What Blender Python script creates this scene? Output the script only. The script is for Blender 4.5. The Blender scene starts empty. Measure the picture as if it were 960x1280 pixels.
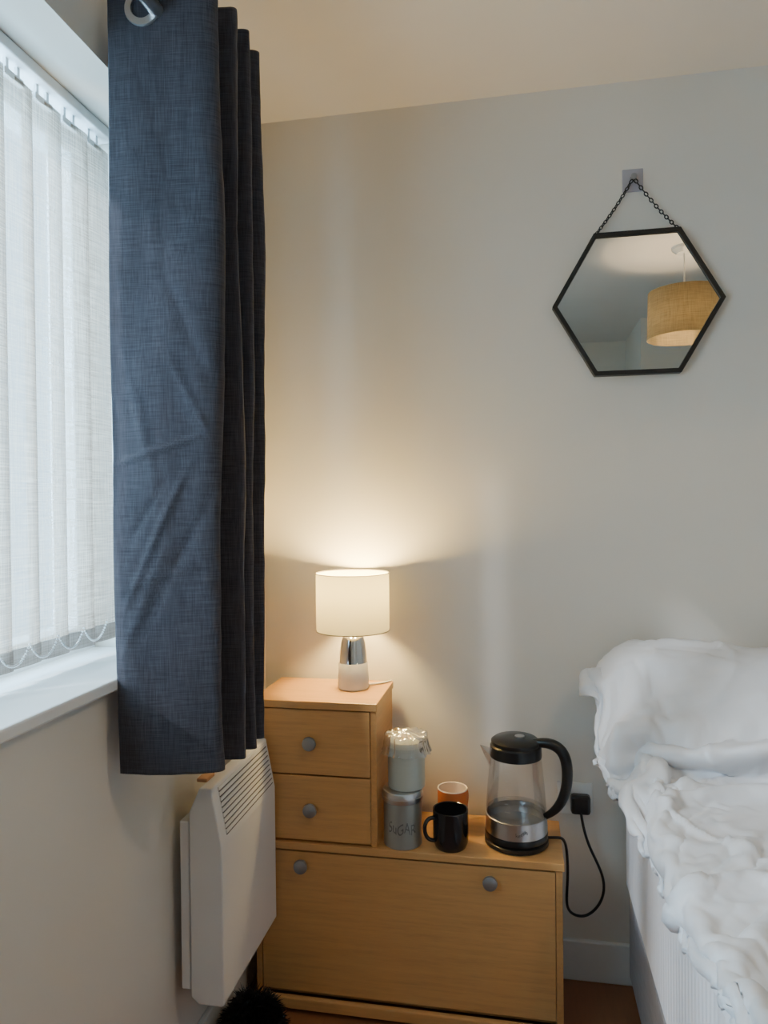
import bpy, bmesh, math, random, time
from mathutils import Vector, Matrix, noise
random.seed(4)
T0=time.time()
scene=bpy.context.scene
COL=scene.collection
# ------------------------------------------------------------ materials
def newmat(name):
    m=bpy.data.materials.new(name); m.use_nodes=True
    nt=m.node_tree
    return m,nt,nt.nodes['Principled BSDF'],nt.nodes['Material Output']
def pmat(name,col,rough=.5,metal=0,**kw):
    m,nt,b,o=newmat(name)
    b.inputs['Base Color'].default_value=(*col,1)
    b.inputs['Roughness'].default_value=rough
    b.inputs['Metallic'].default_value=metal
    for k,v in kw.items(): b.inputs[k].default_value=v
    return m
def coords(nt,scale=(1,1,1)):
    tc=nt.nodes.new('ShaderNodeTexCoord'); mp=nt.nodes.new('ShaderNodeMapping')
    mp.inputs['Scale'].default_value=scale
    nt.links.new(tc.outputs['Object'],mp.inputs[0]); return mp.outputs[0]
def noise_n(nt,vec,scale,detail=3):
    n=nt.nodes.new('ShaderNodeTexNoise'); n.inputs['Scale'].default_value=scale; n.inputs['Detail'].default_value=detail
    nt.links.new(vec,n.inputs['Vector']); return n.outputs['Fac']
def ramp(nt,fac,stops):
    r=nt.nodes.new('ShaderNodeValToRGB'); e=r.color_ramp.elements
    e[0].position,e[0].color=stops[0][0],(*stops[0][1],1)
    e[1].position,e[1].color=stops[-1][0],(*stops[-1][1],1)
    for p,c in stops[1:-1]:
        x=e.new(p); x.color=(*c,1)
    nt.links.new(fac,r.inputs[0]); return r.outputs[0]
def math_n(nt,op,a,b):
    m=nt.nodes.new('ShaderNodeMath'); m.operation=op
    for i,v in enumerate((a,b)):
        if isinstance(v,(int,float)): m.inputs[i].default_value=v
        else: nt.links.new(v,m.inputs[i])
    return m.outputs[0]
def bump(nt,h,strength,dist,b):
    bp=nt.nodes.new('ShaderNodeBump'); bp.inputs['Strength'].default_value=strength; bp.inputs['Distance'].default_value=dist
    nt.links.new(h,bp.inputs['Height']); nt.links.new(bp.outputs[0],b.inputs['Normal']); return bp
def paint(name,c,rough=.6,bs=.15):
    m,nt,b,o=newmat(name); v=coords(nt)
    f=noise_n(nt,v,3,4)
    c2=tuple(x*.96 for x in c)
    nt.links.new(ramp(nt,f,[(.3,c2),(.7,c)]),b.inputs['Base Color'])
    b.inputs['Roughness'].default_value=rough
    bump(nt,noise_n(nt,v,220,3),bs,.001,b); return m
def wood(name,c,axis='x',rough=.38,plank=False):
    m,nt,b,o=newmat(name)
    s={'x':(2,22,40),'z':(22,22,2),'y':(22,2,40)}[axis]
    v=coords(nt,s); f=noise_n(nt,v,3,6)
    v2=coords(nt,tuple(k*4 for k in s)); f2=noise_n(nt,v2,4,3)
    mix=math_n(nt,'ADD',math_n(nt,'MULTIPLY',f,.6),math_n(nt,'MULTIPLY',f2,.4))
    d=tuple(x*.86 for x in c); l=tuple(min(1,x*1.08) for x in c)
    nt.links.new(ramp(nt,mix,[(.32,d),(.5,c),(.68,l)]),b.inputs['Base Color'])
    b.inputs['Roughness'].default_value=rough
    bump(nt,mix,.04,.001,b); return m
def fabric(name,c,c2,thread=350,rough=.95,trans=0,bumpd=.0006,sheer=0,asp=14):
    m,nt,b,o=newmat(name)
    a=noise_n(nt,coords(nt,(thread,thread,asp)),1,2)
    h=noise_n(nt,coords(nt,(asp,asp,thread)),1,2)
    s=math_n(nt,'ADD',math_n(nt,'MULTIPLY',a,.5),math_n(nt,'MULTIPLY',h,.5))
    col=ramp(nt,s,[(.36,c),(.64,c2)])
    nt.links.new(col,b.inputs['Base Color']); b.inputs['Roughness'].default_value=rough
    b.inputs['Sheen Weight'].default_value=.1
    bump(nt,s,.5,bumpd,b)
    last=b.outputs[0]
    if trans:
        t=nt.nodes.new('ShaderNodeBsdfTranslucent'); nt.links.new(col,t.inputs[0])
        mx=nt.nodes.new('ShaderNodeMixShader'); mx.inputs[0].default_value=trans
        nt.links.new(last,mx.inputs[1]); nt.links.new(t.outputs[0],mx.inputs[2]); last=mx.outputs[0]
    if sheer:
        t=nt.nodes.new('ShaderNodeBsdfTransparent')
        mx=nt.nodes.new('ShaderNodeMixShader')
        hole=ramp(nt,s,[(.40,(sheer*2.2,)*3),(.60,(sheer*.2,)*3)]); nt.links.new(hole,mx.inputs[0])
        nt.links.new(last,mx.inputs[1]); nt.links.new(t.outputs[0],mx.inputs[2]); last=mx.outputs[0]
    nt.links.new(last,o.inputs['Surface']); return m
def thin_glass(name,tint=(1,1,1),refl=.5,base=.04,milk=0):
    m=bpy.data.materials.new(name); m.use_nodes=True; nt=m.node_tree; nt.nodes.clear()
    o=nt.nodes.new('ShaderNodeOutputMaterial'); t=nt.nodes.new('ShaderNodeBsdfTransparent'); t.inputs[0].default_value=(*tint,1)
    g=nt.nodes.new('ShaderNodeBsdfGlossy'); g.inputs['Roughness'].default_value=.03
    lw=nt.nodes.new('ShaderNodeLayerWeight'); lw.inputs[0].default_value=.3
    f=math_n(nt,'ADD',math_n(nt,'MULTIPLY',lw.outputs['Fresnel'],refl),base)
    mx=nt.nodes.new('ShaderNodeMixShader'); nt.links.new(f,mx.inputs[0]); nt.links.new(t.outputs[0],mx.inputs[1]); nt.links.new(g.outputs[0],mx.inputs[2])
    last=mx.outputs[0]
    if milk:
        g.inputs['Roughness'].default_value=.18
        d=nt.nodes.new('ShaderNodeBsdfDiffuse'); d.inputs[0].default_value=(.85,.82,.78,1)
        tr=nt.nodes.new('ShaderNodeBsdfTranslucent'); tr.inputs[0].default_value=(.85,.82,.78,1)
        ad=nt.nodes.new('ShaderNodeMixShader'); nt.links.new(d.outputs[0],ad.inputs[1]); nt.links.new(tr.outputs[0],ad.inputs[2])
        m2=nt.nodes.new('ShaderNodeMixShader'); m2.inputs[0].default_value=milk
        nt.links.new(last,m2.inputs[1]); nt.links.new(ad.outputs[0],m2.inputs[2]); last=m2.outputs[0]
    nt.links.new(last,o.inputs[0]); return m
def emis(name,c,s):
    m,nt,b,o=newmat(name); b.inputs['Base Color'].default_value=(*c,1)
    b.inputs['Emission Color'].default_value=(*c,1); b.inputs['Emission Strength'].default_value=s; return m

M_wall=paint('wall_paint',(.79,.75,.685),.36)
M_ceil=paint('ceiling_paint',(.79,.75,.71),.7)
M_trim=paint('white_gloss',(.82,.82,.81),.3,.03)
M_upvc=pmat('upvc',(.84,.86,.87),.3)
M_beech=wood('beech_h',(.60,.33,.125),'x')
M_beechy=wood('beech_side',(.58,.31,.115),'y')
M_floor=wood('laminate_floor',(.30,.12,.05),'y',.35)
M_knob=pmat('pewter',(.33,.34,.36),.4,.7)
M_curt=fabric('curtain_linen',(.019,.0185,.026),(.062,.058,.074),760,asp=22)
M_blind=fabric('blind_fabric',(.26,.185,.14),(.62,.51,.42),480,.9,.27,.0003,.13)
M_hem=fabric('blind_hem',(.20,.16,.135),(.36,.31,.27),520,.9,.17,.0003)
M_chrome=pmat('chrome',(.75,.75,.76),.12,1)
M_steel=pmat('brushed_steel',(.6,.6,.61),.3,1)
M_white=pmat('white_ceramic',(.82,.81,.78),.25)
M_blackp=pmat('black_plastic',(.010,.010,.011),.28)
M_blackm=pmat('black_metal',(.004,.004,.004),.45)
M_dark=pmat('dark_gap',(.02,.02,.02),.8)
M_slot=pmat('slot',(.10,.10,.105),.8)
M_heater=pmat('heater_enamel',(.74,.74,.75),.35)
M_grey=pmat('hook_plastic',(.42,.41,.47),.45)
M_mirror=pmat('mirror_silver',(.52,.525,.49),.0,1)
M_glass=thin_glass('kettle_glass',(.99,.99,.99),.45,.03)
M_water=thin_glass('kettle_water',(.94,.95,.96),.4,.05)
M_wglass=thin_glass('window_glass',(1,1,1),.3,.02)
M_can=pmat('canister_enamel',(.36,.38,.36),.3,.5)
M_can2=pmat('canister_pale',(.46,.50,.46),.3,.1)
M_text=pmat('lettering',(.15,.155,.155),.5)

# ------------------------------------------------------------ mesh helpers
def link(o,parent=None):
    COL.objects.link(o)
    if parent is not None: o.parent=parent
    return o
def empty(name,loc=(0,0,0)):
    e=bpy.data.objects.new(name,None); e.empty_display_size=.05; COL.objects.link(e); return e
def mk(name,verts,faces,mat,parent=None,smooth=False):
    me=bpy.data.meshes.new(name); me.from_pydata([tuple(v) for v in verts],[],faces); me.update()
    if smooth:
        me.polygons.foreach_set('use_smooth',[True]*len(me.polygons))
    if mat: me.materials.append(mat)
    o=bpy.data.objects.new(name,me); return link(o,parent)
def box(name,x0,x1,y0,y1,z0,z1,mat,parent=None,bev=0):
    bm=bmesh.new(); bmesh.ops.create_cube(bm,size=1)
    for v in bm.verts:
        v.co=Vector(((x0+x1)/2+v.co.x*(x1-x0),(y0+y1)/2+v.co.y*(y1-y0),(z0+z1)/2+v.co.z*(z1-z0)))
    if bev: bmesh.ops.bevel(bm,geom=bm.edges[:],offset=bev,segments=2,affect='EDGES',profile=.5)
    me=bpy.data.meshes.new(name); bm.to_mesh(me); bm.free(); me.materials.append(mat)
    return link(bpy.data.objects.new(name,me),parent)
def lathe(name,prof,c,mat,parent=None,seg=56,smooth=True,axis='z',sharp=True):
    vs=[];fs=[]
    n=len(prof)
    for i in range(seg):
        a=2*math.pi*i/seg
        for r,z in prof:
            if axis=='z': vs.append((c[0]+r*math.cos(a),c[1]+r*math.sin(a),c[2]+z))
            else: vs.append((c[0]+r*math.cos(a),c[1]-z,c[2]+r*math.sin(a)))
    for i in range(seg):
        j=(i+1)%seg
        for k in range(n-1):
            fs.append((i*n+k,j*n+k,j*n+k+1,i*n+k+1))
    o=mk(name,vs,fs,mat,parent,smooth)
    bm=bmesh.new(); bm.from_mesh(o.data); bmesh.ops.remove_doubles(bm,verts=bm.verts,dist=1e-6)
    bmesh.ops.recalc_face_normals(bm,faces=bm.faces)
    if sharp:
        for e in bm.edges:
            if len(e.link_faces)==2 and e.calc_face_angle(0)>math.radians(35): e.smooth=False
    bm.to_mesh(o.data); bm.free(); return o
def tube(name,pts,r,mat,parent=None,res=6,cyclic=False,spl='NURBS',scale=None):
    cu=bpy.data.curves.new(name,'CURVE'); cu.dimensions='3D'; cu.bevel_depth=r; cu.bevel_resolution=4; cu.resolution_u=res; cu.use_fill_caps=True
    s=cu.splines.new(spl); s.points.add(len(pts)-1)
    for p,q in zip(s.points,pts): p.co=(*q,1)
    if scale:
        for p,k in zip(s.points,scale): p.radius=k
    if spl=='NURBS': s.order_u=4; s.use_endpoint_u=not cyclic
    s.use_cyclic_u=cyclic
    tmp=bpy.data.objects.new(name+'_c',cu); COL.objects.link(tmp)
    dg=bpy.context.evaluated_depsgraph_get(); dg.update()
    me=bpy.data.meshes.new_from_object(tmp.evaluated_get(dg)); bpy.data.objects.remove(tmp)
    me.name=name; me.materials.clear(); me.materials.append(mat)
    me.polygons.foreach_set('use_smooth',[True]*len(me.polygons))
    return link(bpy.data.objects.new(name,me),parent)
def extr_y(name,prof,y0,y1,mat,parent=None,bev=0):
    n=len(prof); vs=[(x,y0,z) for x,z in prof]+[(x,y1,z) for x,z in prof]
    fs=[tuple(range(n)),tuple(range(2*n-1,n-1,-1))]+[(i,i+n,(i+1)%n+n,(i+1)%n) for i in range(n)]
    o=mk(name,vs,fs,mat,parent)
    bm=bmesh.new(); bm.from_mesh(o.data); bmesh.ops.recalc_face_normals(bm,faces=bm.faces)
    if bev: bmesh.ops.bevel(bm,geom=bm.edges[:],offset=bev,segments=2,affect='EDGES',profile=.5)
    bm.to_mesh(o.data); bm.free(); return o

XL=-.717; YB=1.941; H=2.35; XR=2.3; YR=-1.2
# ------------------------------------------------------------ room
box('floor',XL-.25,XR+.1,YR-.1,YB+.1,-.1,0,M_floor)
box('ceiling',XL-.25,XR+.1,YR-.1,YB+.1,H,H+.1,M_ceil)
box('wall_back',XL-.25,XR+.1,YB,YB+.1,0,H,M_wall)
box('wall_right',XR,XR+.1,YR,YB,0,H,M_wall)
box('wall_rear',XL,XR,YR-.1,YR,0,H,M_wall)
box('wall_rear_pier',.72,XR,YR,-.6,0,H,M_wall)
WY0,WY1,WZ0,WZ1=-.25,1.385,.945,2.05
w=empty('wall_left')
box('lower',XL-.25,XL,YR-.1,YB,0,WZ0,M_wall,w)
box('upper',XL-.25,XL,YR-.1,YB,WZ1,H,M_wall,w)
box('far_jamb',XL-.25,XL,WY1,YB,WZ0,WZ1,M_wall,w)
box('near_jamb',XL-.25,XL,YR-.1,WY0,WZ0,WZ1,M_wall,w)
box('trim_1',XL-.2,-.688,WY0-.03,WY1-.002,WZ0-.002,WZ0+.019,M_trim,None,.004)   # window board
def skirting(name,along,a0,a1,pos,mat):
    t=.015
    if along=='x': box(name,a0,a1,pos-t,pos,0,.105,mat,None,.003)
    else: box(name,pos,pos+t,a0,a1,0,.105,mat,None,.003)
skirting('baseboard_back','x',XL+.016,XR,YB,M_trim)
skirting('baseboard_left','y',YR,YB,XL,M_trim)
# window
win=empty('window_1')
xf=-.925
for nm,a in (('frame_top',(WY0,WY1,WZ1-.06,WZ1)),('frame_bottom',(WY0,WY1,WZ0,WZ0+.07)),('frame_near',(WY0,WY0+.06,WZ0+.07,WZ1-.06)),('frame_far',(WY1-.06,WY1,WZ0+.07,WZ1-.06)),('mullion',(.53,.60,WZ0+.07,WZ1-.06))):
    box(nm,xf-.03,xf+.03,*a,M_upvc,win,.004)
box('pane',xf-.004,xf+.004,WY0+.05,WY1-.05,WZ0+.06,WZ1-.05,M_wglass,win)

# ------------------------------------------------------------ vertical blinds
bl=empty('vertical_blinds')
xb=-.851
box('head_rail',xb-.022,xb+.022,WY0+.01,WY1-.008,WZ1-.022,WZ1-.001,M_upvc,bl,.003)
ztop=WZ1-.044; zbot=.987
y=WY1-.012-.045; k=0; sl=[]
while y>WY0+.04:
    ang=math.radians(10+5*math.sin(k*1.7)); hw=.0465
    n=6; vs=[];fs=[]
    for j in range(2):
        z=ztop if j else zbot+.034
        for i in range(n+1):
            s=-1+2*i/n
            bow=.006*(1-s*s)
            vs.append((xb+s*hw*math.sin(ang)+bow,y+s*hw*math.cos(ang),z))
    for i in range(n): fs.append((i,i+1,n+2+i,n+1+i))
    mk('slat_%d'%k,vs,fs,M_blind,bl,True)
    vs=[];fs=[]
    for j in range(2):
        z=zbot+.034 if j else zbot
        for i in range(n+1):
            s=-1+2*i/n; bow=.006*(1-s*s)+.0015
            vs.append((xb+s*hw*math.sin(ang)+bow,y+s*hw*math.cos(ang),z))
    for i in range(n): fs.append((i,i+1,n+2+i,n+1+i))
    mk('hem_%d'%k,vs,fs,M_hem,bl,True)
    box('hanger_%d'%k,xb-.004,xb+.006,y-.024,y+.024,ztop-.008,ztop+.004,M_upvc,bl,.001)
    for q in (-.014,.014):
        box('hook_%d'%k,xb-.003,xb+.003,y+q-.0035,y+q+.0035,ztop,WZ1-.022,M_upvc,bl)
    sl.append((y,k)); y-=.078; k+=1
def beads(name,pts,r,mat,parent):
    bm=bmesh.new()
    for p in pts:
        bmesh.ops.create_icosphere(bm,subdivisions=1,radius=r,matrix=Matrix.Translation(p))
    me=bpy.data.meshes.new(name); bm.to_mesh(me); bm.free(); me.materials.append(mat)
    me.polygons.foreach_set('use_smooth',[True]*len(me.polygons))
    return link(bpy.data.objects.new(name,me),parent)
pts=[]
for (y1,k1),(y2,k2) in zip(sl[:-1],sl[1:]):
    for i in range(22):
        s=i/22; zz=zbot+.040-.030*(1-abs(2*s-1)**2.2)
        pts.append(Vector((xb+.018,y1+(y2-y1)*s,zz)))
beads('bottom_chain',pts,.0024,M_upvc,bl)
pts=[Vector((xb+.02,WY1-.012,WZ1-.04-.006*i)) for i in range(165)]+[Vector((xb+.035,WY1-.012,WZ1-.04-.006*i)) for i in range(165)]
beads('control_chain',pts,.0022,M_upvc,bl)

# ------------------------------------------------------------ curtain
cur=empty('curtain')
cp=[(-.690,1.128),(-.64,1.130),(-.58,1.140),(-.53,1.150),(-.508,1.166),(-.52,1.185),(-.60,1.190),(-.655,1.196),(-.665,1.206),(-.64,1.216),(-.56,1.220),(-.505,1.224),(-.497,1.238),(-.515,1.252),(-.60,1.256),(-.655,1.262),(-.66,1.272),(-.63,1.280),(-.55,1.282),(-.505,1.286),(-.498,1.298),(-.52,1.312),(-.60,1.318),(-.655,1.324),(-.655,1.334),(-.60,1.340),(-.53,1.344),(-.503,1.352),(-.507,1.366),(-.56,1.378),(-.63,1.385),(-.675,1.395)]
def cr(p,t):
    i=int(t); i=min(i,len(p)-2); f=t-i
    a=Vector(p[max(i-1,0)]);b=Vector(p[i]);c=Vector(p[i+1]);d=Vector(p[min(i+2,len(p)-1)])
    return .5*((2*b)+(c-a)*f+(2*a-5*b+4*c-d)*f*f+(3*b-a-3*c+d)*f**3)
N=300;Mz=260;ZT=2.165;ZB=.798
plan=[cr(cp,i/N*(len(cp)-1)) for i in range(N+1)]
arc=[0]
for a,b in zip(plan[:-1],plan[1:]): arc.append(arc[-1]+(b-a).length)
def seg_d(p,a,b):
    ab=b-a; t=max(0,min(1,(p-a).dot(ab)/ab.length_squared)); return (p-(a+ab*t)).length,t
creases=[((.004,1.335),(.165,1.385),.005,.004),((.02,1.08),(.14,1.34),.005,.005),((.045,1.03),(.17,1.27),-.003,.008),((.10,1.53),(.175,1.38),.003,.006),
 ((.005,.98),(.10,1.20),.003,.008),((.03,1.20),(.10,1.31),-.003,.005),((.10,1.66),(.17,1.48),-.003,.01),((.02,1.55),(.08,1.30),.003,.01),((.01,1.12),(.15,1.16),.002,.005)]
vs=[];fs=[]
for j in range(Mz+1):
    z=ZB+(ZT-ZB)*j/Mz; h=(ZT-z)/(ZT-ZB)
    for i in range(N+1):
        p=plan[i]; q=plan[min(i+1,N)]-plan[max(i-1,0)]; nn=Vector((q.y,-q.x)).normalized()
        s=arc[i]
        d=.012*noise.noise(Vector((s*6,z*1.6,3)))*min(1,h*3+.1)+.004*noise.noise(Vector((s*16,z*4,8)))*min(1,h*4)+.0012*noise.noise(Vector((s*45,z*24,1)))
        for a,b,am,wd in creases:
            if s<.24:
                dd,t=seg_d(Vector((s,z)),Vector(a),Vector(b)); d+=am*math.exp(-(dd/wd)**2)*math.sin(math.pi*min(max(t,.03),.97))**.5
        yy=p.y+nn.y*d+.010*h*math.sin(2.2+s*2)*(s/arc[-1])
        xx=p.x+nn.x*d+ .006*math.sin(z*3+s*8)*h
        vs.append((xx,yy,z))
for j in range(Mz):
    for i in range(N):
        a=j*(N+1)+i; fs.append((a,a+1,a+N+2,a+N+1))
c=mk('drape',vs,fs,M_curt,cur,True)
so=c.modifiers.new('s','SOLIDIFY'); so.thickness=.0025
def eyelet(x,y,z,tilt):
    R=Matrix.Rotation(tilt,4,'Z')
    prof=[(.019,-.004),(.030,-.003),(.031,0),(.030,.003),(.019,.004),(.019,-.004)]
    o=lathe('eyelet',prof,(0,0,0),M_steel,cur,40,axis='y'); o.matrix_local=Matrix.Translation((x,y,z))@R
eyelet(-.626,1.131,2.116,.12)
for yy in (1.192,1.219,1.258,1.281,1.32,1.341,1.383): eyelet(-.60,yy,2.112,.0)
lathe('rod',[(0,0),(.0125,0),(.0125,1.75),(0,1.75)],(-.603,1.47,2.112),M_steel,cur,24,axis='y')
lathe('finial',[(0,-.03),(.018,-.025),(.022,-.01),(.018,0.0),(.0125,.004)],(-.603,1.47,2.112),M_steel,cur,24,axis='y')
box('bracket',XL,-.60,1.435,1.447,2.095,2.107,M_steel,cur,.002)

# ------------------------------------------------------------ panel heater
ht=empty('panel_heater')
y0,y1=1.357,1.680
extr_y('casing',[(-.60,.240),(-.60,.566),(-.622,.684),(-.648,.684),(-.672,.632),(-.672,.25),(-.655,.236),(-.604,.236)],y0,y1,M_heater,ht,.003)
extr_y('rear_shell',[(-.674,.262),(-.674,.612),(-.695,.612),(-.695,.262)],y0+.004,y1-.004,M_heater,ht,.003)
box('wall_bracket',XL,-.69,y0+.06,y0+.10,.30,.56,M_steel,ht)
box('wall_bracket_b',XL,-.69,y1-.10,y1-.06,.30,.56,M_steel,ht)
g0=Vector((-.600,.566)); g1=Vector((-.622,.684)); dirv=(g1-g0).normalized(); nrm=Vector((dirv.y,-dirv.x))
ns=9
def slab(name,a,b,off0,off1,ya,yb,mat):
    p=[g0+dirv*a+nrm*off0,g0+dirv*a+nrm*off1,g0+dirv*b+nrm*off1,g0+dirv*b+nrm*off0]
    extr_y(name,[tuple(v) for v in p],ya,yb,mat,ht)
for i in range(ns):
    a=.012+i*.0112
    slab('slot_%d'%i,a,a+.0042,-.001,.0006,y0+.03,y1-.012,M_slot)
    slab('louvre_%d'%i,a+.0042,a+.0112,0,.003,y0+.028,y1-.010,M_heater)
box('thermostat',-.668,-.645,y0+.03,y0+.07,.684,.692,pmat('amber',(.5,.25,.12),.4),ht,.002)

# ------------------------------------------------------------ cabinet + chest
def knob(c,parent):
    lathe('knob',[(.0,.0),(.008,.0),(.007,.010),(.0155,.014),(.0175,.019),(.0165,.024),(.010,.027),(0,.0275)],c,M_knob,parent,32,axis='y')
cab=empty('storage_cabinet')
cx0,cx1,cy0,cy1=-.66,.094,1.695,1.922
box('top_board',cx0-.003,cx1+.004,cy0-.006,cy1,.405,.423,M_beech,cab,.002)
box('side_left',cx0,cx0+.016,cy0+.001,cy1,.0,.404,M_beechy,cab,.001)
box('side_right',cx1-.016,cx1,cy0+.001,cy1,.0,.404,M_beechy,cab,.001)
box('back_panel',cx0+.017,cx1-.017,cy1-.008,cy1-.001,.03,.404,M_beech,cab)
box('carcass_bottom',cx0+.017,cx1-.017,cy0+.02,cy1-.009,.03,.046,M_beech,cab)
box('flap_door',cx0+.018,cx1-.017,cy0-.002,cy0+.014,.050,.400,M_beech,cab,.0015)
box('plinth',cx0-.006,cx1+.006,cy0-.016,cy0-.001,.012,.040,M_beech,cab,.003)
knob((-.535,cy0-.002,.372),cab); knob((-.073,cy0-.002,.372),cab)
ch=empty('chest_of_drawers')
dx0,dx1,dy0=-.66,-.346,1.697
box('top_board',dx0-.004,dx1+.004,dy0-.008,cy1,.758,.777,M_beech,ch,.002)
box('side_left',dx0,dx0+.015,dy0+.001,cy1,.4235,.757,M_beechy,ch,.001)
box('side_right',dx1-.015,dx1,dy0+.001,cy1,.4235,.757,M_beechy,ch,.001)
box('back_panel',dx0+.016,dx1-.016,cy1-.008,cy1-.001,.43,.757,M_beech,ch)
box('bottom',dx0+.016,dx1-.016,dy0+.01,cy1-.009,.4235,.436,M_beech,ch)
for i,(a,b) in enumerate(((.430,.590),(.594,.755))):
    box('drawer_front_%d'%i,dx0+.017,dx1-.016,dy0-.003,dy0+.014,a,b,M_beech,ch,.0015)
    box('drawer_box_%d'%i,dx0+.03,dx1-.03,dy0+.015,cy1-.02,a+.01,b-.03,M_beechy,ch)
    knob((-.510,dy0-.003,(a+b)/2+.002),ch)

# ------------------------------------------------------------ table lamp
tl=empty('table_lamp'); LX,LY,LZ=-.433,1.832,.777
lathe('base_ceramic',[(0,0),(.038,0),(.041,.004),(.0405,.03),(.0385,.068),(.037,.070)],(LX,LY,LZ),M_white,tl)
lathe('base_chrome',[(.0375,.070),(.0365,.072),(.035,.095),(.0315,.122),(.027,.137),(.018,.143),(0,.144)],(LX,LY,LZ),M_chrome,tl)
lathe('stem',[(.006,.143),(.006,.20),(.014,.20),(.014,.235),(0,.236)],(LX,LY,LZ),M_chrome,tl,24)
m,nt,b,o=newmat('lamp_shade_fabric')
b.inputs['Base Color'].default_value=(.80,.74,.60,1); b.inputs['Roughness'].default_value=.9
t=nt.nodes.new('ShaderNodeBsdfTranslucent'); t.inputs[0].default_value=(.82,.76,.50,1)
mx=nt.nodes.new('ShaderNodeMixShader'); mx.inputs[0].default_value=.16
nt.links.new(b.outputs[0],mx.inputs[1]); nt.links.new(t.outputs[0],mx.inputs[2]); nt.links.new(mx.outputs[0],o.inputs[0])
M_shade=m
lathe('shade',[(.0965,.155),(.0965,.305)],(LX,LY,LZ),M_shade,tl,72)
M_band=pmat('shade_trim',(.25,.22,.18),.8)
for zz in (.1545,.305):
    lathe('shade_ring',[(.0958,-.001),(.0975,-.001),(.0975,.0012),(.0958,.0012),(.0958,-.001)],(LX,LY,LZ+zz),M_band,tl,72)
for a in range(3):
    an=a*2.094+.4
    tube('spider_%d'%a,[(LX,LY,LZ+.232),(LX+.05*math.cos(an),LY+.05*math.sin(an),LZ+.235),(LX+.096*math.cos(an),LY+.096*math.sin(an),LZ+.238)],.0012,M_chrome,tl)
M_bulb=emis('bulb_warm',(1,.78,.45),14)
lathe('bulb',[(.0,.225),(.012,.23),(.021,.248),(.0225,.262),(.017,.278),(0,.286)],(LX,LY,LZ),M_bulb,tl,24)
tube('flex',[(LX+.03,LY+.025,LZ+.004),(LX+.06,LY+.04,LZ+.004),(LX+.085,LY+.07,LZ+.003),(LX+.085,LY+.087,LZ+.001)],.003,M_white,tl)
def plight(name,loc,e,c,r):
    l=bpy.data.lights.new(name,'POINT'); l.energy=e; l.color=c; l.shadow_soft_size=r
    o=bpy.data.objects.new(name,l); o.location=loc; return o
o=plight('lamp_light',(LX,LY,LZ+.262),36,(1,.70,.26),.032); link(o,tl)
# pendant
pd=empty('pendant_lamp'); PX,PY=.705,.60
lathe('ceiling_rose',[(0,-.028),(.03,-.028),(.05,-.012),(.052,0)],(PX,PY,H),M_white,pd,32)
lathe('cord',[(.0035,-.20),(.0035,-.02)],(PX,PY,H),M_white,pd,12)
lathe('lampholder',[(0,-.255),(.018,-.255),(.02,-.23),(.014,-.195),(.004,-.19)],(PX,PY,H),M_white,pd,24)
M_pshade=fabric('pendant_linen',(.15,.105,.05),(.26,.195,.10),500,.9,.17)
lathe('shade',[(.152,-.390),(.147,-.19)],(PX,PY,H),M_pshade,pd,64)
for a in range(3):
    an=a*2.094
    tube('strut_%d'%a,[(PX,PY,H-.21),(PX+.07*math.cos(an),PY+.07*math.sin(an),H-.207),(PX+.145*math.cos(an),PY+.145*math.sin(an),H-.205)],.0015,M_white,pd)
lathe('bulb',[(0,-.322),(.02,-.317),(.03,-.295),(.025,-.27),(.014,-.255)],(PX,PY,H),M_bulb,pd,24)
o=plight('pendant_light',(PX,PY,H-.30),47,(1,.77,.49),.035); link(o,pd)

# ------------------------------------------------------------ mirror
mi=empty('wall_mirror'); MX,MZ,MR=.303,1.773,.212
def hexp(r,y): return [(MX+r*math.cos(math.radians(60*i)),y,MZ+r*math.sin(math.radians(60*i))) for i in range(6)]
mk('glass',hexp(MR-.006,1.921),[(0,1,2,3,4,5)],M_mirror,mi)
vs=hexp(MR,1.914)+hexp(MR-.013,1.914)+hexp(MR,1.938)+hexp(MR-.013,1.938)
fs=[]
for i in range(6):
    j=(i+1)%6
    fs+=[(i,j,6+j,6+i),(12+i,18+i,18+j,12+j),(i,12+i,12+j,j),(6+i,6+j,18+j,18+i)]
fr=mk('frame',vs,fs,M_blackm,mi)
bm=bmesh.new(); bm.from_mesh(fr.data); bmesh.ops.recalc_face_normals(bm,faces=bm.faces); bmesh.ops.bevel(bm,geom=bm.edges[:],offset=.001,segments=1,affect='EDGES'); bm.to_mesh(fr.data); bm.free()
mk('backing',hexp(MR-.01,1.934),[(0,1,2,3,4,5)],M_dark,mi)
apex=Vector((.297,1.925,2.094))
bm=bmesh.new()
def torus(bm,M,R,r,n1=12,n2=6,st=1.5):
    V=[]
    for i in range(n1):
        a=2*math.pi*i/n1; cxx=Vector((R*math.cos(a)*st,R*math.sin(a),0)); d=Vector((math.cos(a),math.sin(a),0))
        V.append([bm.verts.new(M@(cxx+d*r*math.cos(2*math.pi*k/n2)+Vector((0,0,r*math.sin(2*math.pi*k/n2))))) for k in range(n2)])
    for i in range(n1):
        for k in range(n2):
            f=bm.faces.new((V[i][k],V[(i+1)%n1][k],V[(i+1)%n1][(k+1)%n2],V[i][(k+1)%n2])); f.smooth=True
for end in (Vector((MX-.098,1.925,MZ+.186)),Vector((MX+.098,1.925,MZ+.186))):
    L=(end-apex).length; nL=int(L/.0095); d=(end-apex).normalized(); q=d.to_track_quat('X','Z').to_matrix().to_4x4()
    for i in range(nL+1):
        p=apex.lerp(end,i/nL)+Vector((0,0,-.006*math.sin(math.pi*i/nL)))
        torus(bm,Matrix.Translation(p)@q@Matrix.Rotation(math.pi/2*(i%2)+.4,4,'X'),.0038,.0015)
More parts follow.
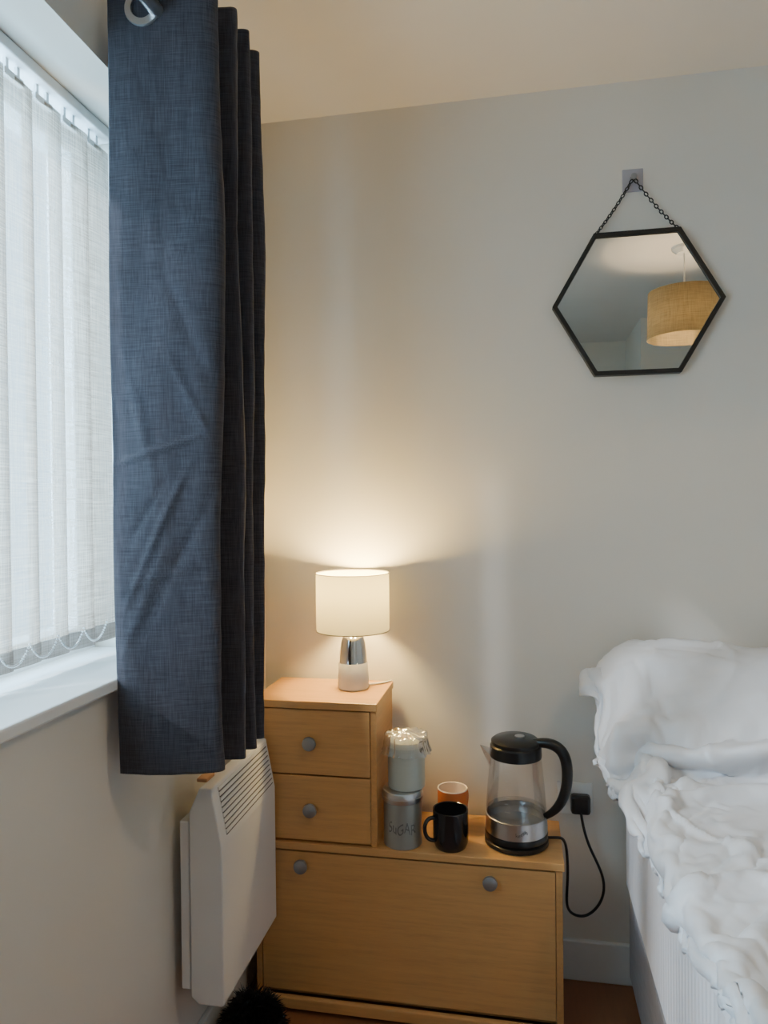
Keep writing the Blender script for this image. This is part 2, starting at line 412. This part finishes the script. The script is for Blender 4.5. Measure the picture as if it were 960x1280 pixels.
me=bpy.data.meshes.new('chain'); bm.to_mesh(me); bm.free(); me.materials.append(M_blackm); link(bpy.data.objects.new('chain',me),mi)
hk=empty('adhesive_hook')
box('pad',.297-.026,.297+.026,1.936,1.9405,2.063,2.122,M_grey,hk,.002)
lathe('peg',[(0,.0),(.008,0),(.0085,.004),(.004,.006),(.004,.018),(.0075,.019),(.0075,.023),(0,.024)],(.297,1.936,2.094),M_knob,hk,24,axis='y')

# ------------------------------------------------------------ canisters
def canister(c,r,h,mat,lid):
    e=empty('storage_canister')
    lathe('body',[(0,0),(r-.002,0),(r,.002),(r,h*.80),(r-.001,h*.805)],c,mat,e)
    lathe('lid',[(r-.001,h*.80),(r+.0022,h*.80),(r+.0026,h*.81),(r+.0026,h*.955),(r+.001,h*.985),(r-.006,h*.995),(0,h)],c,lid,e)
    lathe('lid_lip',[(r+.0024,h*.87),(r+.004,h*.875),(r+.004,h*.885),(r+.0024,h*.89)],c,lid,e)
    return e
c1=(-.289,1.738,.4232); can1=canister(c1,.0475,.138,M_can,M_steel)
c2=(-.280,1.748,.5615); can2=canister(c2,.046,.118,M_can2,M_can2)
def wraptext(txt,c,r,z,size,ang0,parent,sx=1,sz=1):
    cu=bpy.data.curves.new('t','FONT'); cu.body=txt; cu.size=size; cu.align_x='CENTER'; cu.extrude=.0003
    tmp=bpy.data.objects.new('t',cu); COL.objects.link(tmp); dg=bpy.context.evaluated_depsgraph_get(); dg.update()
    me=bpy.data.meshes.new_from_object(tmp.evaluated_get(dg)); bpy.data.objects.remove(tmp)
    for v in me.vertices:
        a=ang0+v.co.x*sx/r; rr=r+.0004+v.co.z
        v.co=Vector((c[0]+rr*math.cos(a),c[1]+rr*math.sin(a),c[2]+z+v.co.y*sz+.004*math.sin(v.co.x*180)))
    me.materials.clear(); me.materials.append(M_text); link(bpy.data.objects.new('lettering',me),parent)
wraptext('SuGAR',c1,.0475,.040,.025,math.atan2(-1,.12),can1,.95,1.45)
M_film=thin_glass('cling_film',(.97,.97,.96),.9,.10,.20)
vs=[];fs=[]; nr,na=22,144
for i in range(nr+1):
    for j in range(na):
        a=2*math.pi*j/na; f=i/nr
        wr=abs(math.sin(a*6.5+2.2*noise.noise(Vector((math.cos(a)*2,math.sin(a)*2,0)))))   # gathers
        if f<.6: r=.051*f/.6; z=.008+.016*math.exp(-(f/.22)**2)+.006*wr*(f/.6)
        else:
            g=(f-.6)/.4; r=.051+.004*wr+.008*g**3+.003*noise.noise(Vector((math.cos(a)*3,math.sin(a)*3,f*5))); z=.008+.006*wr-.040*g-.006*wr*g
        z+=.005*noise.noise(Vector((r*math.cos(a)*45,r*math.sin(a)*45,f*4)))
        vs.append((c2[0]+r*math.cos(a),c2[1]+r*math.sin(a),c2[2]+.118+z))
for i in range(nr):
    for j in range(na):
        fs.append((i*na+j,i*na+(j+1)%na,(i+1)*na+(j+1)%na,(i+1)*na+j))
mk('plastic_wrap',vs,fs,M_film,can2,True)

# ------------------------------------------------------------ mugs
def mug(c,r,h,mout,min_,hang):
    e=empty('coffee_mug')
    lathe('cup',[(0,0),(r*.82,0),(r*.88,.003),(r*.97,.014),(r,.03),(r,h-.001)],c,mout,e)
    lathe('inside',[(r,h-.001),(r-.0005,h+.001),(r-.0015,h+.0014),(r-.0035,h),(r-.004,.03),(r*.8,.008),(0,.006)],c,min_,e)
    d=Vector((math.cos(hang),math.sin(hang),0)); C=Vector(c)
    P=[(r-.002,h*.84),(r+.014,h*.88),(r+.027,h*.74),(r+.027,h*.46),(r+.015,h*.26),(r-.002,h*.24)]
    tube('handle',[tuple(C+d*a+Vector((0,0,b))) for a,b in P],.0048,mout,e)
    return e
M_mb=pmat('mug_black',(.012,.012,.014),.15)
M_mo=pmat('mug_orange',(.62,.17,.05),.25); M_mi=pmat('mug_inside',(.80,.68,.60),.25)
mug((-.170,1.735,.4232),.0435,.092,M_mb,M_mb,math.radians(212))
mug((-.174,1.838,.4232),.039,.103,M_mo,M_mi,math.radians(60))

# ------------------------------------------------------------ kettle
ke=empty('electric_kettle'); K=(-.012,1.786,.4232)
lathe('power_base',[(0,0),(.074,0),(.078,.003),(.078,.012),(.072,.016),(0,.016)],K,M_blackp,ke)
lathe('base_ring',[(.070,.016),(.0765,.018),(.077,.030),(.0755,.033)],K,M_blackp,ke)
lathe('steel_band',[(.0755,.033),(.0762,.034),(.0745,.072),(.072,.0735)],K,M_steel,ke)
lathe('heater_plate',[(0,.045),(.07,.045),(.0705,.060)],K,M_steel,ke)
lathe('water',[(.0695,.062),(.0695,.085),(0,.085)],K,M_water,ke)
lathe('glass_body',[(.0738,.07),(.0735,.09),(.0695,.14),(.0645,.19),(.0615,.222)],K,M_glass,ke)
lathe('collar',[(.0600,.214),(.0635,.214),(.0640,.219),(.0625,.240),(.059,.244)],K,M_blackp,ke)
lathe('lid',[(.059,.243),(.0605,.246),(.060,.252),(.052,.258),(.02,.261),(0,.2615)],K,M_blackp,ke)
lathe('lid_button',[(0,.0),(.012,0),(.012,.003),(0,.004)],(K[0]+.01,K[1],K[2]+.261),M_steel,ke,24)
C=Vector(K)
vs=[];
for zz,rr,wd in ((.185,.0655,.004),(.215,.078,.020),(.238,.088,.026)):
    vs+=[(K[0]-math.sqrt(max(0,.062**2-wd**2)),K[1]-wd,K[2]+zz),(K[0]-rr,K[1]-.004,K[2]+zz),(K[0]-rr,K[1]+.004,K[2]+zz),(K[0]-math.sqrt(max(0,.062**2-wd**2)),K[1]+wd,K[2]+zz)]
fs=[]
for a in (0,4):
    for i in range(3): fs.append((a+i,a+i+1,a+5+i,a+4+i))
mk('spout',vs,fs,M_glass,ke)
hd=Vector((.985,-.17,0)).normalized()
hp=[(.035,.247),(.070,.256),(.104,.250),(.122,.222),(.126,.180),(.120,.135),(.104,.100),(.086,.082),(.070,.072)]
ho=tube('handle',[tuple(C+hd*a+Vector((0,0,b))) for a,b in hp],.0125,M_blackp,ke,8,scale=[.8,1,1.1,1.1,1.05,1,.9,.75,.6])
for i in range(6):
    zz=.10+i*.018; rr=.0737-(zz-.07)*.08
    a=math.radians(-112); pts=[]
    for q in range(5):
        aa=a+q*.03*(1.6 if i%2==0 else 1); pts.append((K[0]+(rr+.0004)*math.cos(aa),K[1]+(rr+.0004)*math.sin(aa),K[2]+zz))
    tube('level_mark_%d'%i,pts,.0006,M_white,ke)
wraptext('kettle',K,.0762,.048,.013,math.radians(-80),ke)
so=empty('wall_socket')
box('plate',.094,.186,1.932,1.9405,.437,.523,M_white,so,.003)
box('switch',.104,.118,1.928,1.933,.488,.508,M_white,so,.001)
box('plug',.128,.178,1.902,1.9318,.448,.498,M_blackp,so,.008)
tube('power_cord',[(.058,1.80,.432),(.085,1.795,.436),(.103,1.80,.438),(.112,1.81,.40),(.114,1.82,.32),(.108,1.84,.245),(.125,1.87,.205),(.165,1.885,.192),(.205,1.89,.235),(.212,1.895,.29),(.185,1.90,.345),(.160,1.895,.40),(.153,1.905,.455)],.0035,M_blackp,ke,8)

# ------------------------------------------------------------ faux fur item
fu=empty('faux_fur_rug')
M_fur=pmat('black_fur',(.006,.006,.007),.6)
vs=[];fs=[]
FC=Vector((-.622,1.545,.0)); R3=Vector((.065,.09,.14))
random.seed(9)
for i in range(7000):
    th=random.uniform(0,2*math.pi); ph=math.acos(random.uniform(0,1)); d=Vector((math.sin(ph)*math.cos(th),math.sin(ph)*math.sin(th),math.cos(ph)))
    k=.8+.25*noise.noise(d*2.2)
    p=FC+Vector((d.x*R3.x,d.y*R3.y,d.z*R3.z))*k
    t=Vector((random.gauss(0,.5),random.gauss(0,.5),random.gauss(-.1,.4)))
    dr=(d+t).normalized()*random.uniform(.02,.042)
    sd=dr.cross(Vector((random.random(),random.random(),random.random()))).normalized()*.0011
    n0=len(vs); vs+=[p-sd,p+sd,p+dr*.6+sd*.6+Vector((0,0,-.002)),p+dr+Vector((0,0,-.008))]
    fs+=[(n0,n0+1,n0+2),(n0,n0+2,n0+3)]
vs=[Vector((max(v[0],-.70),v[1],max(v[2],.001))) for v in vs]
mk('pile',vs,fs,M_fur,fu)
bm=bmesh.new(); bmesh.ops.create_icosphere(bm,subdivisions=4,radius=1)
for v in bm.verts:
    d=v.co.normalized(); k=.8+.25*noise.noise(d*2.2); v.co=FC+Vector((d.x*R3.x,d.y*R3.y,max(0,d.z)*R3.z+.001))*k
me=bpy.data.meshes.new('core'); bm.to_mesh(me); bm.free(); me.materials.append(M_fur); link(bpy.data.objects.new('core',me),fu)

# ------------------------------------------------------------ bed
bed=empty('bed')
def clothmat(name,c,bs=.12):
    m,nt,b,o=newmat(name); b.inputs['Base Color'].default_value=(*c,1); b.inputs['Roughness'].default_value=.5
    b.inputs['Sheen Weight'].default_value=.05
    v=coords(nt); f=noise_n(nt,v,26,4); bump(nt,f,bs,.006,b); return m
M_duv=clothmat('white_cotton',(.74,.745,.77))
M_matt=clothmat('mattress_ticking',(.74,.74,.74))
m,nt,b,o=newmat('mattress_quilt'); b.inputs['Base Color'].default_value=(.84,.84,.87,1); b.inputs['Roughness'].default_value=.8
wv=nt.nodes.new('ShaderNodeTexWave'); wv.inputs['Scale'].default_value=14; wv.inputs['Distortion'].default_value=.6; wv.bands_direction='Y'
nt.links.new(coords(nt),wv.inputs[0]); bump(nt,wv.outputs['Fac'],.35,.003,b); M_quilt=m
M_base=fabric('divan_fabric',(.34,.34,.38),(.48,.48,.52),300)
bx0,bx1,by0,by1=.262,1.62,.02,1.918
box('divan_base',bx0+.01,bx1-.01,by0+.01,by1,.03,.255,M_base,bed,.012)
box('mattress',bx0,bx1,by0,by1,.256,.615,M_quilt,bed,.035)
for i,(x,y) in enumerate(((bx0+.08,by0+.08),(bx1-.08,by0+.08),(bx0+.08,by1-.08),(bx1-.08,by1-.08))):
    lathe('foot_%d'%i,[(0,0),(.02,0),(.025,.032),(0,.032)],(x,y,0),M_blackp,bed,20)
def pillow(name,c,hx,hy,hz,rot=0):
    vs=[];fs=[]
    nx,ny=28,20
    for side in (1,-1):
        for j in range(ny+1):
            for i in range(nx+1):
                u=-1+2*i/nx; v=-1+2*j/ny
                t=max(0,(1-u**4)*(1-v**4))**.5
                px=u*hx*(1-.06*(v*v)); py=v*hy*(1-.08*u*u)
                z=side*hz*t+ .02*noise.noise(Vector((u*3,v*3,side+c[0])))*t
                r=Matrix.Rotation(rot,3,'Z')@Vector((px,py,z)); vs.append(Vector(c)+r)
    n1=(nx+1)*(ny+1)
    for s in range(2):
        for j in range(ny):
            for i in range(nx):
                a=s*n1+j*(nx+1)+i; f=(a,a+1,a+nx+2,a+nx+1); fs.append(f if s==0 else f[::-1])
    o=mk(name,vs,fs,M_duv,bed,True)
    bm=bmesh.new(); bm.from_mesh(o.data); bmesh.ops.remove_doubles(bm,verts=bm.verts,dist=1e-4); bm.to_mesh(o.data); bm.free(); return o
pl=[pillow('pillow_1',(.575,1.765,.695),.38,.12,.08),pillow('pillow_2',(.57,1.83,.82),.36,.075,.065,.0),pillow('pillow_3',(1.30,1.75,.69),.30,.14,.075)]
def colbox(name,*a): return box(name,*a,M_matt)
cm=colbox('c_m',bx0,bx1,by0-.3,by1,.30,.645)
cb=colbox('c_w',-.3,2.0,1.925,2.1,.2,1.6)
cols=[cm,cb]+pl
for o in cols:
    md=o.modifiers.new('col','COLLISION'); o.collision.thickness_outer=.010; o.collision.thickness_inner=.05; o.collision.cloth_friction=40; o.collision.damping=.3
def sm(a,b,x):
    t=max(0,min(1,(x-a)/(b-a))); return t*t*(3-2*t)
gx1,gy0,gy1=1.70,.1,1.895
nx=125; ny=155
def N3(x,y,z): return noise.noise(Vector((x,y,z)))
def left(y):
    return .098+.045*(1-sm(1.3,1.6,y))+.02*(1-sm(.75,1.2,y))+.03*N3(y*6,0,3)+.05*sm(1.8,1.9,y)
vs=[];fs=[]
for j in range(ny+1):
    y=gy0+(gy1-gy0)*j/ny
    for i in range(nx+1):
        f=i/nx; f=f**1.25
        x=left(y)+(gx1-left(y))*f
        h1=sm(1.60,1.67,y)*.10+sm(1.71,1.79,y)*.13
        base=.695+h1*(1-.6*sm(.85,1.05,x))
        he=sm(1.45,1.62,y)
        wx=x+.16*N3(x*2.5,y*2.5,0); wy=y+.16*N3(x*2.5,y*2.5,9)
        u=wx*.8+wy*.6; v=-wx*.6+wy*.8
        b1=.058*N3(u*1.8,v*5.0,2)+.022*N3(u*3.5,v*10,5)
        b2=.050*N3(wx*3.2,wy*9,12)+.045*N3(wx*6,wy*13,15)
        b=(1-he)*b1*1.4+he*b2*2.2
        vs.append((x+.010*N3(x*7,y*7,4),y+.01*N3(x*8,y*8,14),base+.03+b))
for j in range(ny):
    for i in range(nx):
        a=j*(nx+1)+i; fs.append((a,a+1,a+nx+2,a+nx+1))
dv=mk('duvet_sim',vs,fs,M_duv,None,True)
cl=dv.modifiers.new('cloth','CLOTH'); s=cl.settings
s.quality=8; s.mass=.2; s.tension_stiffness=18; s.compression_stiffness=18; s.shear_stiffness=6; s.bending_stiffness=.10; s.air_damping=2
s.tension_damping=6; s.compression_damping=6; s.bending_damping=.2
cl.collision_settings.distance_min=.006; cl.collision_settings.collision_quality=3
cl.collision_settings.use_self_collision=True; cl.collision_settings.self_distance_min=.004
FR=25
cl.point_cache.frame_start=1; cl.point_cache.frame_end=FR
scene.frame_start=1; scene.frame_end=FR
for f in range(1,FR+1): scene.frame_set(f)
dg=bpy.context.evaluated_depsgraph_get()
me=bpy.data.meshes.new_from_object(dv.evaluated_get(dg))
bpy.data.objects.remove(dv)
for o in (cm,cb): bpy.data.objects.remove(o)
for o in pl: o.modifiers.clear()
scene.frame_set(1)
tmp=bpy.data.objects.new('tmp',me); COL.objects.link(tmp)
md=tmp.modifiers.new('sub','SUBSURF'); md.levels=1
dg=bpy.context.evaluated_depsgraph_get(); me2=bpy.data.meshes.new_from_object(tmp.evaluated_get(dg)); bpy.data.objects.remove(tmp)
me2.name='duvet'
nor=[v.normal.copy() for v in me2.vertices]
for v,n in zip(me2.vertices,nor):
    x,y,z=v.co
    wx=x+.12*N3(x*3,y*3,1+z*2); wy=y+.12*N3(x*3,y*3,6+z*2)
    u=wx*.8+wy*.6; w_=-wx*.6+wy*.8
    r1=(1-abs(N3(u*1.6,w_*5.0,z*3)))**14
    r2=(1-abs(N3(wx*5.0,wy*2.0,z*4+4)))**14
    r3=(1-abs(N3(u*6,w_*12,z*6+9)))**12
    k1=max(0,N3(x*3,y*3,20)+.45); k2=max(0,N3(x*3,y*3,30)+.4)
    v.co=v.co+n*(.028*r1*k1+.024*r2*k2+.004*r3)
    v.co.y=min(v.co.y,1.926)
me2.polygons.foreach_set('use_smooth',[True]*len(me2.polygons))
d=link(bpy.data.objects.new('duvet',me2))
md=d.modifiers.new('sol','SOLIDIFY'); md.thickness=.012; md.offset=-.3

# ------------------------------------------------------------ daylight
wd=bpy.data.worlds.new('world'); scene.world=wd; wd.use_nodes=True
bg=wd.node_tree.nodes['Background']; bg.inputs[0].default_value=(.38,.70,1,1); bg.inputs[1].default_value=8
l=bpy.data.lights.new('daylight','AREA'); l.shape='RECTANGLE'; l.size=1.6; l.size_y=1.15; l.energy=150; l.color=(.42,.74,1)
o=bpy.data.objects.new('daylight',l); o.location=(-1.10,.57,1.52); COL.objects.link(o)
o.rotation_euler=(math.radians(90),0,math.radians(-90))
l=bpy.data.lights.new('sun','SUN'); l.energy=15; l.angle=math.radians(3.2); l.color=(.80,.90,1)
o=bpy.data.objects.new('sun',l); o.location=(-3,-1,3); COL.objects.link(o)
o.rotation_euler=Vector((1,.88,-.74)).to_track_quat('-Z','Y').to_euler()

# ------------------------------------------------------------ camera
yaw=math.radians(10.7); pitch=math.radians(.6); roll=math.radians(.6)
F=Vector((-math.sin(yaw)*math.cos(pitch),math.cos(yaw)*math.cos(pitch),-math.sin(pitch)))
Rt=F.cross(Vector((0,0,1))).normalized(); Up=Rt.cross(F)
R2=Rt*math.cos(roll)-Up*math.sin(roll); U2=Up*math.cos(roll)+Rt*math.sin(roll)
cam=bpy.data.cameras.new('camera'); cam.sensor_width=36; cam.lens=36*890/1280; cam.clip_start=.02
co=bpy.data.objects.new('camera',cam)
co.matrix_world=Matrix(((R2.x,U2.x,-F.x,0),(R2.y,U2.y,-F.y,0),(R2.z,U2.z,-F.z,1.262),(0,0,0,1)))
COL.objects.link(co); scene.camera=co
print('total',time.time()-T0)
